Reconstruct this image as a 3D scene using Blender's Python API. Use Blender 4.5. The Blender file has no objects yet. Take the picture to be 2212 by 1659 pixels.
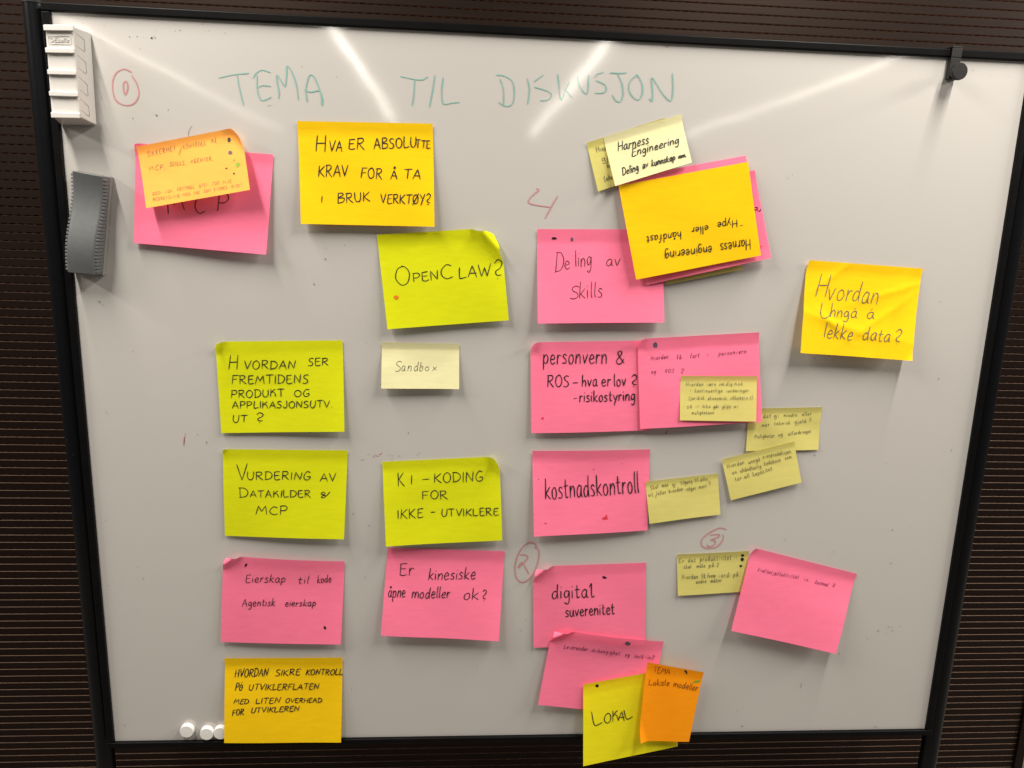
import bpy, math, random
import numpy as np

S = bpy.context.scene
COL = S.collection

# ------------------------------------------------------------------ camera
F = 1660.0                    # focal length in units of a 2212 px wide picture
CX, CY = 1106.0, 829.5
ROT = (0.20714747733637573, -0.070725914326029, 0.023943180084673686)
DIST = 1.2480626057815813     # camera to board surface
EYE = 1.62                    # camera height above the floor


def rod(r):
    r = np.array(r); t = np.linalg.norm(r); k = r / t
    K = np.array([[0, -k[2], k[1]], [k[2], 0, -k[0]], [-k[1], k[0], 0]])
    return np.eye(3) + math.sin(t) * K + (1 - math.cos(t)) * K @ K


M = rod(ROT) @ np.array([[1, 0, 0], [0, 0, -1], [0, 1, 0]], float)   # world -> (right, down, forward)
CAM = np.array([0.0, -DIST, EYE])

cam = bpy.data.cameras.new('camera')
cam.sensor_width = 36.0
cam.lens = F / 2212.0 * 36.0
cam.clip_start = 0.02
cam.clip_end = 60
camo = bpy.data.objects.new('camera', cam)
COL.objects.link(camo)
from mathutils import Matrix, Vector
camo.matrix_world = Matrix(((M[0][0], -M[1][0], -M[2][0], CAM[0]),
                            (M[0][1], -M[1][1], -M[2][1], CAM[1]),
                            (M[0][2], -M[1][2], -M[2][2], CAM[2]),
                            (0, 0, 0, 1)))
S.camera = camo

# ------------------------------------------------------------------ world and lamps
W = bpy.data.worlds.new('World'); S.world = W; W.use_nodes = True
bg = W.node_tree.nodes['Background']
bg.inputs[0].default_value = (1.0, 0.92, 0.84, 1)
bg.inputs[1].default_value = 0.075

CEIL = EYE + 1.10
# long ceiling lamps running away from the board: x, near end, far end, watts
LAMPS = [(-2.35, 0.16, 1.25, 75), (-0.76, 0.16, 1.25, 46), (0.90, 0.16, 1.25, 49), (2.75, 0.16, 1.25, 122),
         (-2.35, 2.60, 9.5, 11), (-0.76, 2.60, 8.0, 15), (0.90, 2.60, 9.0, 16), (2.75, 2.60, 8.5, 14)]
for lx, d0, d1, p in LAMPS:
    l = bpy.data.lights.new('ceiling_lamp', 'AREA')
    l.shape = 'RECTANGLE'; l.size = 0.055; l.size_y = d1 - d0
    l.energy = p; l.color = (1.0, 0.93, 0.82)
    o = bpy.data.objects.new('ceiling_lamp', l)
    o.location = (lx, -(d0 + d1) / 2, CEIL)
    COL.objects.link(o)

S.view_settings.view_transform = 'Standard'
S.view_settings.look = 'None'
S.view_settings.exposure = -0.18
S.view_settings.gamma = 1.0
S.view_settings.use_curve_mapping = False
S.cycles.max_bounces = 8


# ------------------------------------------------------------------ picture measurements -> places on the board
def T(ij, u, v):
    """tile reading -> picture coordinate (2212 x 1659)"""
    if ij == 'd':
        return (u, v)
    return (int(ij[0]) * 553 + u / 4.0, int(ij[1]) * 414.75 + v / 4.0)


def at(x, y, lift=0.0):
    d = M.T @ np.array([(x - CX) / F, (y - CY) / F, 1.0])
    return CAM + d * ((DIST - lift) / d[1])


def project(P):
    q = (P - CAM) @ M.T
    return np.stack([CX + F * q[:, 0] / q[:, 2], CY + F * q[:, 1] / q[:, 2]], 1)


# ------------------------------------------------------------------ materials
def mat(name, color, rough=0.6, spec=0.5, **k):
    m = bpy.data.materials.new(name); m.use_nodes = True
    n = m.node_tree; b = n.nodes['Principled BSDF']
    b.inputs['Base Color'].default_value = (*color, 1)
    b.inputs['Roughness'].default_value = rough
    b.inputs['Specular IOR Level'].default_value = spec
    if k.get('metal'):
        b.inputs['Metallic'].default_value = k['metal']
    if k.get('mottle'):
        sc, amt = k['mottle']
        tc = n.nodes.new('ShaderNodeTexCoord'); no = n.nodes.new('ShaderNodeTexNoise')
        mp = n.nodes.new('ShaderNodeMapping')
        mp.inputs['Scale'].default_value = k.get('stretch', (1, 1, 1))
        no.inputs['Scale'].default_value = sc; no.inputs['Detail'].default_value = 5
        n.links.new(tc.outputs['Object'], mp.inputs[0]); n.links.new(mp.outputs[0], no.inputs['Vector'])
        rp = n.nodes.new('ShaderNodeMapRange')
        rp.inputs[1].default_value = 0.25; rp.inputs[2].default_value = 0.75
        rp.inputs[3].default_value = 1 - amt; rp.inputs[4].default_value = 1 + amt
        n.links.new(no.outputs[0], rp.inputs[0])
        mx = n.nodes.new('ShaderNodeVectorMath'); mx.operation = 'SCALE'
        mx.inputs[0].default_value = color
        n.links.new(rp.outputs[0], mx.inputs['Scale'])
        n.links.new(mx.outputs[0], b.inputs['Base Color'])
        if k.get('bump'):
            bp = n.nodes.new('ShaderNodeBump'); bp.inputs['Strength'].default_value = k['bump']
            bp.inputs['Distance'].default_value = k.get('bdist', 0.001)
            n.links.new(no.outputs[0], bp.inputs['Height']); n.links.new(bp.outputs[0], b.inputs['Normal'])
    return m


def paper(name, color, trans=0.16):
    m = mat(name, color, 0.85, 0.15, mottle=(95, 0.04), stretch=(0.4, 1, 1.6), bump=0.15, bdist=0.0008)
    n = m.node_tree; b = n.nodes['Principled BSDF']; out = n.nodes['Material Output']
    # fine fibre grain on top of the soft unevenness
    t = n.nodes.new('ShaderNodeBsdfTranslucent'); t.inputs[0].default_value = (*color, 1)
    mx = n.nodes.new('ShaderNodeMixShader'); mx.inputs[0].default_value = trans
    n.links.new(b.outputs[0], mx.inputs[1]); n.links.new(t.outputs[0], mx.inputs[2])
    n.links.new(mx.outputs[0], out.inputs[0])
    return m


PINK = paper('pink_paper', (0.95, 0.20, 0.345))
YELLOW = paper('golden_yellow_paper', (0.88, 0.565, 0.004))
LIME = paper('lime_paper', (0.66, 0.69, 0.006))
LEMON = paper('lemon_paper', (0.82, 0.74, 0.012))
PALE = paper('pale_yellow_paper', (0.72, 0.685, 0.40))
CANARY = paper('canary_paper', (0.65, 0.59, 0.185))
ORANGE = paper('orange_paper', (0.95, 0.32, 0.004))
PEACH = paper('light_orange_paper', (0.93, 0.42, 0.085))
BLACK_INK = mat('black_ink', (0.012, 0.012, 0.016), 0.5, 0.3)
SOFT_INK = mat('thin_black_ink', (0.05, 0.042, 0.04), 0.6, 0.2)
FINE_INK = mat('fine_grey_ink', (0.14, 0.125, 0.07), 0.6, 0.2)
GREY_INK = mat('grey_ink', (0.10, 0.09, 0.12), 0.6, 0.2)
PURPLE_INK = mat('plum_ink', (0.16, 0.03, 0.09), 0.6, 0.2)
GREEN_INK = mat('green_ink', (0.20, 0.33, 0.03), 0.6, 0.2)
ORANGE_INK = mat('orange_ink', (0.62, 0.16, 0.01), 0.6, 0.2)
RED_INK = mat('red_ink', (0.62, 0.035, 0.06), 0.6, 0.2)
BROWN_INK = mat('brown_ink', (0.12, 0.02, 0.01), 0.6, 0.2)


def board_mat(name, color, mottle=None):
    m = mat(name, color, 0.38, 0.4)
    m.node_tree.nodes['Principled BSDF'].inputs['Coat Weight'].default_value = 1.0
    m.node_tree.nodes['Principled BSDF'].inputs['Coat IOR'].default_value = 1.75
    n = m.node_tree; b = n.nodes['Principled BSDF']
    tc = n.nodes.new('ShaderNodeTexCoord')
    no = n.nodes.new('ShaderNodeTexNoise'); no.inputs['Scale'].default_value = 7; no.inputs['Detail'].default_value = 1.5
    bp = n.nodes.new('ShaderNodeBump'); bp.inputs['Strength'].default_value = 0.10; bp.inputs['Distance'].default_value = 0.004
    n.links.new(tc.outputs['Object'], no.inputs['Vector'])
    n.links.new(no.outputs[0], bp.inputs['Height']); n.links.new(bp.outputs[0], b.inputs['Normal'])
    # wiped smears change the gloss a little
    n2 = n.nodes.new('ShaderNodeTexNoise'); n2.inputs['Scale'].default_value = 14; n2.inputs['Detail'].default_value = 6
    rp = n.nodes.new('ShaderNodeMapRange'); rp.inputs[3].default_value = 0.045; rp.inputs[4].default_value = 0.085
    n.links.new(tc.outputs['Object'], n2.inputs['Vector'])
    n.links.new(n2.outputs[0], rp.inputs[0]); n.links.new(rp.outputs[0], b.inputs['Coat Roughness']); n.links.new(bp.outputs[0], b.inputs['Coat Normal'])
    return m


BOARD = board_mat('whiteboard_enamel', (0.475, 0.460, 0.447))
TEAL = board_mat('teal_marker', (0.19, 0.40, 0.36))
REDMARK = board_mat('faded_red_marker', (0.50, 0.225, 0.235))
REDDER = board_mat('red_marker', (0.40, 0.05, 0.08))
SPECK = board_mat('dark_marker_specks', (0.04, 0.04, 0.045))
FAINT = board_mat('faint_marker_specks', (0.20, 0.195, 0.19))
FRAME = mat('black_anodised_frame', (0.003, 0.003, 0.0034), 0.4, 0.10, mottle=(40, 0.25), stretch=(1, 1, 1))
POST = mat('black_painted_steel', (0.0035, 0.0038, 0.005), 0.28, 0.22)
CLIPM = mat('black_matte_plastic', (0.010, 0.010, 0.0105), 0.5, 0.3, mottle=(300, 0.3))
WHITE_PL = mat('white_plastic', (0.56, 0.545, 0.53), 0.35, 0.5)
MAGNET = mat('white_magnet_plastic', (0.74, 0.73, 0.72), 0.4, 0.5)
GREY_PL = mat('grey_plastic', (0.105, 0.112, 0.118), 0.42, 0.4, mottle=(200, 0.06))
GREY_DK = mat('dark_grey_plastic', (0.05, 0.052, 0.055), 0.6, 0.3)
FELT = mat('grey_felt', (0.22, 0.21, 0.20), 0.95, 0.05, mottle=(600, 0.2))
WOOD = mat('dark_brown_veneer', (0.0055, 0.0029, 0.0024), 0.46, 0.22, mottle=(9, 0.45), stretch=(1, 1, 60), bump=0.12, bdist=0.0006)
WOOD.node_tree.nodes['Principled BSDF'].inputs['Specular Tint'].default_value = (1.0, 0.74, 0.62, 1)
MDF = mat('brown_core_board', (0.31, 0.20, 0.145), 0.85, 0.1, mottle=(80, 0.15))
GROOVE = mat('dark_groove_floor', (0.15, 0.085, 0.058), 0.8, 0.1)
HOLE = mat('black_cavity', (0.004, 0.003, 0.003), 0.9, 0.0)
CARPET = mat('grey_carpet', (0.16, 0.145, 0.13), 0.95, 0.05, mottle=(260, 0.7), bump=0.8, bdist=0.004)


# ------------------------------------------------------------------ mesh helpers
def mesh_obj(name, verts, faces, material, parent=None, smooth=False, origin=None):
    V = np.array(verts, float)
    if parent is not None:
        org = np.array(parent.location)
    else:
        org = V.mean(0) if origin is None else np.array(origin)
    me = bpy.data.meshes.new(name)
    me.from_pydata((V - org).tolist(), [], [list(f) for f in faces])
    me.materials.append(material)
    if smooth:
        me.polygons.foreach_set('use_smooth', [True] * len(me.polygons))
    me.update()
    o = bpy.data.objects.new(name, me); COL.objects.link(o)
    if parent is not None:
        o.parent = parent
    else:
        o.location = org
    return o


def tag(o, label, cat, group=None):
    o['label'] = label; o['category'] = cat
    if group:
        o['group'] = group
    return o


def empty(name, loc):
    o = bpy.data.objects.new(name, None); o.location = loc; o.empty_display_size = 0.05
    COL.objects.link(o); return o


class MB:
    def __init__(s):
        s.v = []; s.f = []

    def add(s, verts, faces):
        b = len(s.v); s.v += [tuple(p) for p in verts]; s.f += [tuple(i + b for i in f) for f in faces]

    def hexa(s, back, front):
        """closed solid between two quads (same winding TL TR BR BL seen from the viewer)"""
        s.add(list(back) + list(front), [(3, 2, 1, 0), (4, 5, 6, 7), (0, 1, 5, 4), (1, 2, 6, 5), (2, 3, 7, 6), (3, 0, 4, 7)])

    def box(s, x0, x1, y0, y1, z0, z1):
        s.hexa([(x0, y1, z1), (x1, y1, z1), (x1, y1, z0), (x0, y1, z0)], [(x0, y0, z1), (x1, y0, z1), (x1, y0, z0), (x0, y0, z0)])

    def tube(s, p0, p1, r, n=28, cap=True, r1=None):
        p0 = np.array(p0, float); p1 = np.array(p1, float); d = p1 - p0; d /= np.linalg.norm(d)
        a = np.cross(d, (0, 0, 1)) if abs(d[2]) < 0.9 else np.cross(d, (1, 0, 0)); a /= np.linalg.norm(a); b = np.cross(d, a)
        r1 = r if r1 is None else r1
        vs = []
        for p, rr in ((p0, r), (p1, r1)):
            for k in range(n):
                t = 2 * math.pi * k / n; vs.append(p + rr * (math.cos(t) * a + math.sin(t) * b))
        fs = [(k, (k + 1) % n, n + (k + 1) % n, n + k) for k in range(n)]
        if cap:
            fs += [tuple(range(n - 1, -1, -1)), tuple(range(n, 2 * n))]
        s.add(vs, fs)

    def build(s, name, m, parent=None, bevel=0.0, seg=2, smooth=False, origin=None):
        o = mesh_obj(name, s.v, s.f, m, parent, smooth, origin)
        if bevel:
            md = o.modifiers.new('bevel', 'BEVEL'); md.width = bevel; md.segments = seg; md.limit_method = 'ANGLE'
            md.angle_limit = math.radians(35)
            o.data.polygons.foreach_set('use_smooth', [True] * len(o.data.polygons))
            md.harden_normals = True
        return o


def lathe_disc(mb, c, prof, n=36):
    """profile [(radius, lift)] turned round the board normal at c"""
    vs = []; fs = []
    for r, l in prof:
        for k in range(n):
            t = 2 * math.pi * k / n
            vs.append((c[0] + r * math.cos(t), -l, c[2] + r * math.sin(t)))
    for i in range(len(prof) - 1):
        for k in range(n):
            fs.append((i * n + k, i * n + (k + 1) % n, (i + 1) * n + (k + 1) % n, (i + 1) * n + k))
    fs.append(tuple(range((len(prof) - 1) * n, len(prof) * n)))
    fs.append(tuple(range(n - 1, -1, -1)))
    mb.add(vs, fs)


# ------------------------------------------------------------------ slatted wall and floor
WY = 0.29; PITCH = 0.016; GAP = 0.0020; DEP = 0.0030
wl = at(0, 800, -WY)[0] - 0.35
wr_top = at(2209, 1530, -WY)[0]
wr = at(2187, 1655, -WY)[0]
wall_right = 0.5 * (wr + wr_top)
ztop = at(1100, 0, -WY)[2] + 0.35
phase = at(150, 1244 + 1033 / 4, -WY)[2]          # one measured groove
k0 = int((phase - 0.25) / PITCH)
z0w = phase - k0 * PITCH
wall = empty('slatted_wall', (0.5 * (wl + wall_right), WY, 0.0))
tag(wall, 'dark brown slatted wood wall panel with perforated grooves behind the whiteboard', 'wall')
fm = MB(); gm = MB(); sm = MB(); hm = MB(); cm = MB()
z = z0w
nper = 0
rng = random.Random(3)
while z < ztop:
    za, zb = z + GAP / 2, z + PITCH - GAP / 2
    e = 0.0005
    fm.add([(wl, WY + e, za), (wall_right, WY + e, za), (wall_right, WY, za + e), (wl, WY, za + e), (wall_right, WY, zb - e), (wl, WY, zb - e), (wall_right, WY + e, zb), (wl, WY + e, zb)],
           [(0, 1, 2, 3), (3, 2, 4, 5), (5, 4, 6, 7)])
    # groove lips (cut core) above and below the next groove
    gm.add([(wl, WY + e, zb), (wall_right, WY + e, zb), (wall_right, WY + DEP, zb), (wl, WY + DEP, zb)], [(0, 1, 2, 3)])
    gm.add([(wl, WY + e, za), (wall_right, WY + e, za), (wall_right, WY + DEP, za), (wl, WY + DEP, za)], [(3, 2, 1, 0)])
    # groove floor: cut strips between real slots
    zl, zh = z - GAP / 2, z + GAP / 2
    x = wl + (0.004 if int(round((z - z0w) / PITCH)) % 2 else 0.0)
    while x < wall_right:
        x1 = min(x + 0.0068, wall_right)
        sm.add([(x, WY + DEP, zl), (x1, WY + DEP, zl), (x1, WY + DEP, zh), (x, WY + DEP, zh)], [(0, 1, 2, 3)])
        x += 0.016
    z += PITCH
fm.build('slat_faces', WOOD, wall)
gm.build('groove_lips', MDF, wall)
sm.build('groove_floors', GROOVE, wall)
hm.box(wl, wall_right - 0.004, WY + 0.014, WY + 0.02, z0w, ztop)
hm.build('cavity_backing', HOLE, wall)
cm.box(wall_right, wall_right + 0.022, WY - 0.006, WY + 0.05, 0.0, ztop)
cm.build('end_trim', WOOD, wall, bevel=0.002)
cm = MB(); cm.box(wl, wall_right, WY - 0.004, WY + 0.03, 0.0, z0w - GAP)
cm.build('base_panel', WOOD, wall)

fl = MB(); fl.add([(-6, -6, 0), (8, -6, 0), (8, 8, 0), (-6, 8, 0)], [(0, 1, 2, 3)])
floor = fl.build('floor', CARPET); floor['kind'] = 'structure'

# ------------------------------------------------------------------ whiteboard
FR = 0.0065                                     # frame stands this far in front of the sheet
c_in = [at(110.5, 25.5), at(2222.5, 133.5), at(1997, 1573.7), at(248.7, 1600.5)]
board = empty('whiteboard', (0.155, 0, 0.0))
tag(board, 'large mobile whiteboard in a black frame, covered with sticky notes and marker writing', 'whiteboard')
TLc, TRc, BRc, BLc = [np.array(p) for p in c_in]
nx, nz = 60, 48
V = []; Fc = []
for j in range(nz + 1):
    for i in range(nx + 1):
        a = TLc + (TRc - TLc) * i / nx; b = BLc + (BRc - BLc) * i / nx
        V.append(a + (b - a) * j / nz)
for j in range(nz):
    for i in range(nx):
        k = j * (nx + 1) + i
        Fc.append((k + nx + 1, k + nx + 2, k + 1, k))
mesh_obj('writing_surface', V, Fc, BOARD, board, True)
bk = MB(); bk.hexa([p + np.array([0, 0.016, 0]) for p in (TLc, TRc, BRc, BLc)], [p + np.array([0, 0.001, 0]) for p in (TLc, TRc, BRc, BLc)])
bk.build('back_panel', FRAME, board)


def off(p, dx, dy, dz): return np.array(p) + np.array([dx, dy, dz])


fw = 0.0118
fr = MB()
y_f, y_b = -FR, 0.018
def bar(q):   # q: four points TL TR BR BL on the board plane
    fr.hexa([off(p, 0, y_b, 0) for p in q], [off(p, 0, y_f, 0) for p in q])
frame_root = None
bar([off(TLc, -fw, 0, fw), off(TRc, fw, 0, fw), off(TRc, fw, 0, 0), off(TLc, -fw, 0, 0)])
fr.build('top_rail', FRAME, board, bevel=0.002, seg=3); fr = MB()
bar([off(BLc, -fw, 0, 0), off(BRc, fw, 0, 0), off(BRc, fw, 0, -0.0105), off(BLc, -fw, 0, -0.0105)])
fr.build('bottom_rail', FRAME, board, bevel=0.002, seg=3); fr = MB()
bar([off(TLc, -fw, 0, -0.0003), off(TLc, 0, 0, -0.0003), off(BLc, 0, 0, 0.0003), off(BLc, -fw, 0, 0.0003)])
fr.build('side_rail', FRAME, board, bevel=0.002, seg=3); fr = MB()
bar([off(TRc, 0, 0, -0.0003), off(TRc, fw, 0, -0.0003), off(BRc, fw, 0, 0.0003), off(BRc, 0, 0, 0.0003)])
fr.build('side_rail', FRAME, board, bevel=0.002, seg=3)
PL = 0.020; PR = 0.0158
for top, bot in ((T('d', 74.5, 9), T('03', 905, 1480)), (None, T('33', 1412, 1390))):
    b = at(*bot, -PL)
    t = at(*top, -PL) if top else None
    zt = at(74.5, 9, -PL)[2]
    xx = b[0] if t is None else 0.5 * (t[0] + b[0])
    p = MB()
    if t is not None:
        p.tube((t[0], PL, zt), (b[0], PL, b[2]), PR, 40, cap=False)
        p.tube((b[0], PL, b[2]), (b[0], PL, 0.05), PR, 40, cap=False)
    else:
        p.tube((b[0], PL, zt), (b[0], PL, 0.05), PR, 40, cap=False)
        t = b
    p.build('post', POST, board, smooth=True)
    p = MB(); p.tube((t[0], PL, zt - 0.001), (t[0], PL, zt + 0.004), PR + 0.0008, 40)
    p.build('post_cap', CLIPM, board, bevel=0.0012)
    p = MB(); p.box(b[0] - 0.025, b[0] + 0.025, -0.24, PL + 0.22, 0.02, 0.055)
    p.build('foot', POST, board, bevel=0.008, seg=3)


# ------------------------------------------------------------------ ink
def catmull(P, per=7):
    P = [np.array(p, float) for p in P]
    if len(P) < 3:
        return P
    Q = [2 * P[0] - P[1]] + P + [2 * P[-1] - P[-2]]
    out = []
    for i in range(1, len(Q) - 2):
        a, b, c, d = Q[i - 1:i + 3]
        for k in range(per):
            t = k / per
            out.append(0.5 * (2 * b + (c - a) * t + (2 * a - 5 * b + 4 * c - d) * t * t + (3 * b - a - 3 * c + d) * t ** 3))
    out.append(P[-1])
    return out


def subdivide(P, step=5.0):
    out = [np.array(P[0], float)]
    for p in P[1:]:
        p = np.array(p, float); a = out[-1]; n = max(1, int(np.linalg.norm(p - a) / step))
        for k in range(1, n + 1):
            out.append(a + (p - a) * k / n)
    return out


def pts(s):
    return [tuple(float(q) for q in p.split(',')) for p in s.split()]


class Ink:
    """collects ribbons in picture coordinates; a mapper lays them on a surface"""
    def __init__(s, rng): s.L = []; s.R = []; s.runs = []; s.rng = rng; s.blobs = []

    def stroke(s, P, w, taper=True):
        P = subdivide(P, 4.0)
        if len(P) == 1 or np.linalg.norm(P[0] - P[-1]) < 0.5 and len(P) < 3:
            c = P[0]; P = [c + (-w * .45, 0), c, c + (w * .45, 0)]
        A = np.array(P); n = len(A)
        d = np.gradient(A, axis=0); d /= np.maximum(np.linalg.norm(d, axis=1, keepdims=True), 1e-6)
        A[0] -= d[0] * w * 0.35; A[-1] += d[-1] * w * 0.35
        nr = np.stack([-d[:, 1], d[:, 0]], 1)
        ph = s.rng.random() * 6
        ws = np.array([w * (1 + 0.16 * math.sin(ph + k * 0.45)) for k in range(n)]) * 0.5
        if taper:
            ws[0] *= 0.6; ws[-1] *= 0.5
        s.runs.append((A + nr * ws[:, None], A - nr * ws[:, None]))

    def blob(s, c, rx, ry, ang=0.0):
        n = 16; pr = []
        for k in range(n):
            t = 2 * math.pi * k / n; q = 1 + 0.13 * (s.rng.random() - 0.5) * 2
            x, y = rx * q * math.cos(t), ry * q * math.sin(t)
            pr.append((c[0] + x * math.cos(ang) - y * math.sin(ang), c[1] + x * math.sin(ang) + y * math.cos(ang)))
        s.blobs.append(np.array([c] + pr, float))

    def build(s, name, mapper, m, parent):
        allp = []; faces = []; b = 0
        for Lp, Rp in s.runs:
            n = len(Lp); allp.append(Lp); allp.append(Rp)
            faces += [(b + k, b + n + k, b + n + k + 1, b + k + 1) for k in range(n - 1)]
            b += 2 * n
        for B in s.blobs:
            n = len(B) - 1; allp.append(B)
            faces += [(b, b + 1 + (k + 1) % n, b + 1 + k) for k in range(n)]
            b += n + 1
        if not allp:
            return None
        ep = []
        for k, (Lp, Rp) in enumerate(s.runs):
            g_ = k * 2e-5 + np.linspace(0, 1.6e-5, len(Lp)); ep += [g_, g_]
        for k, B in enumerate(s.blobs):
            ep.append(np.full(len(B), (len(s.runs) + k) * 1e-5))
        P3 = mapper(np.concatenate(allp), np.concatenate(ep))
        o = mesh_obj(name, P3, faces, m, parent)
        return o


def on_board(px, extra):
    return np.array([at(p[0], p[1], 0.0004 + e) for p, e in zip(px, extra)])


# single-stroke hand: 'width; strokes' with ~ for a rounded stroke, units: cap height 100
GL = {
 'A': '66;0,0 34,100 64,-4;10,36 60,34', 'B': '60;6,100 4,0;~4,98 40,96 46,74 8,54 10,52 56,42 50,8 2,0',
 'C': '62;~60,88 36,100 8,64 6,26 32,0 62,10', 'D': '66;8,98 8,0;~0,98 40,94 64,58 48,14 2,0',
 'E': '54;~50,98 20,96 6,90;~8,96 6,40 8,4 30,-2 54,6;10,52 44,55', 'F': '54;6,100 4,0;4,97 56,100;6,52 44,54',
 'G': '64;~56,92 28,100 4,50 14,6 44,2 58,30 52,42 30,38', 'H': '62;6,100 4,0;58,100 56,0;4,50 58,54',
 'I': '14;8,98 6,0', 'J': '46;~40,100 40,30 30,2 12,4 2,22', 'K': '60;8,100 4,0;58,98 8,46;~14,50 34,24 60,-2',
 'K_': '62;8,100 4,0;~8,44 30,80 50,96;~28,62 46,44 54,4', 'L': '54;~8,100 4,30 8,2 14,0 30,2 56,8', 'M': '84;0,0 16,100 40,34 68,100 80,0',
 'N': '66;4,0 10,98 54,4 64,100', 'O': '66;~36,98 10,80 4,34 26,0 54,14 62,60 46,92 28,98', 'P': '58;8,100 6,0;~2,96 42,98 56,74 38,48 8,46',
 'Q': '66;~36,98 10,80 4,34 26,0 54,14 62,60 46,92 28,98;40,22 66,-8', 'R': '62;8,100 6,0;~2,96 42,98 52,76 34,54 10,50;~14,52 36,26 60,-2',
 'S': '52;~50,92 30,100 10,84 16,60 40,44 46,18 26,0 0,6', 'T': '62;0,98 64,100;33,98 30,0', 'U': '60;~8,100 4,40 14,4 36,0 54,30 58,100;',
 'V': '62;2,100 30,0 62,104', 'W': '86;0,98 18,0 44,74 60,0 90,104', 'X': '60;2,98 58,0;58,98 0,0', 'Y': '58;4,100 28,50;58,104 14,-20', 'Z': '58;2,96 56,98 4,2 60,2',
 'a': '48;~42,52 22,58 4,32 10,4 30,6 42,50;~42,54 40,14 50,0', 'b': '46;~8,100 5,50 5,4;~6,30 24,56 42,40 38,8 20,-2 5,10', 'c': '42;~40,50 22,58 4,28 16,0 42,8',
 'd': '50;~40,48 22,56 4,30 12,2 32,8 42,40;~46,104 42,50 46,0', 'e': '44;~6,28 38,34 34,54 18,56 4,26 18,0 44,10', 'f': '36;~38,94 24,100 14,70 12,0;0,54 34,56',
 'g': '46;~40,50 20,58 4,34 14,8 34,22 42,54;~42,56 42,-10 28,-38 4,-28', 'h': '48;~10,102 6,50 4,0;~5,26 26,56 40,42 42,0', 'i': '14;6,56 6,0;8,80 9,84',
 'j': '20;~14,56 14,-20 0,-36;14,80 15,84', 'k': '46;~8,102 6,50 4,0;44,58 8,26;~10,28 26,14 46,0', 'l': '14;~8,104 6,30 10,0', 'h_': '48;~10,102 6,50 4,0;~5,20 26,52 38,46 22,26 44,0',
 'm': '74;~6,56 5,30 4,0;~5,26 20,56 36,44 36,2;~37,28 54,56 70,42 70,0', 'n': '48;~6,58 5,30 4,0;~5,26 24,56 40,44 42,0', 'o': '46;~24,56 6,40 8,8 28,0 42,24 34,52 20,56',
 'p': '46;~6,58 5,10 4,-38;~6,34 24,58 42,40 34,6 6,6', 'q': '46;~40,50 20,58 4,30 14,4 34,16 42,54;42,56 44,-38', 'r': '34;~6,58 5,30 4,0;~5,28 18,54 34,52',
 's': '38;~36,50 18,58 8,42 30,24 28,4 0,4', 't': '36;~16,90 14,30 18,2 34,6;0,58 36,60', 'u': '48;~6,56 4,20 14,0 32,8 42,54;~42,56 42,14 50,0', 'v': '42;2,56 18,0 42,60',
 'w': '64;2,56 16,0 32,42 44,0 64,58', 'x': '46;2,56 44,0;46,58 0,-2', 'y': '46;2,56 22,10;46,58 10,-38', 'z': '42;2,54 40,56 2,2 44,2',
 'ø': '48;~24,56 6,40 8,8 28,0 42,24 34,52 20,56;44,64 4,-8', 'Ø': '66;~36,98 10,80 4,34 26,0 54,14 62,60 46,92 28,98;66,110 0,-12',
 'æ': '66;~36,50 20,58 4,30 10,4 26,6 36,40;~36,28 62,34 56,54 42,54 34,24 44,2 66,10',
 'å': '48;~42,52 22,58 4,32 10,4 30,6 42,50;~42,54 40,14 50,0;~24,78 18,86 26,94 32,86 24,78', 'Å': '66;0,0 34,92 64,-4;10,34 60,32;~36,104 28,114 36,126 44,114 36,104',
 'ö': '48;~24,56 6,40 8,8 28,0 42,24 34,52 20,56;14,80 34,82', 'á': '48;~42,52 22,58 4,32 10,4 30,6 42,50;~42,54 40,14 50,0;20,78 34,84',
 'Ö': '60;~32,80 10,60 6,24 26,0 50,14 54,50 40,76 24,80;12,44 48,40;24,104 42,106',
 '?': '48;~4,82 22,102 46,86 36,56 14,36 20,14 44,12;24,-6 26,-8', '!': '14;8,100 6,30;6,0 7,2', '.': '14;5,2 7,0', ',': '16;8,6 2,-16', ':': '18;8,50 9,52;8,6 9,8',
 '-': '44;4,42 42,44', '/': '44;0,-22 44,108', '(': '28;~26,108 6,70 4,20 22,-22', ')': '28;~4,108 22,70 22,20 2,-22',
 '&': '64;~60,4 20,66 18,92 40,98 42,74 4,26 12,0 36,2 60,36', '&_': '66;~34,60 22,90 6,70 34,38 26,4 4,16 20,42 40,22 66,74', 'l_': '34;~2,78 18,104 16,40 20,2 36,10',
 'd_': '50;~40,48 22,56 4,30 12,2 32,8 42,40;~34,104 42,50 46,0', 'L_': '56;~8,100 4,30 2,2 2,0 30,4 58,8',
}
PARSED = {}
for ch, s in GL.items():
    w, *st = [q for q in s.split(';') if q]
    PARSED[ch] = (float(w), [(q[0] == '~', pts(q.lstrip('~'))) for q in st])


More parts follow.
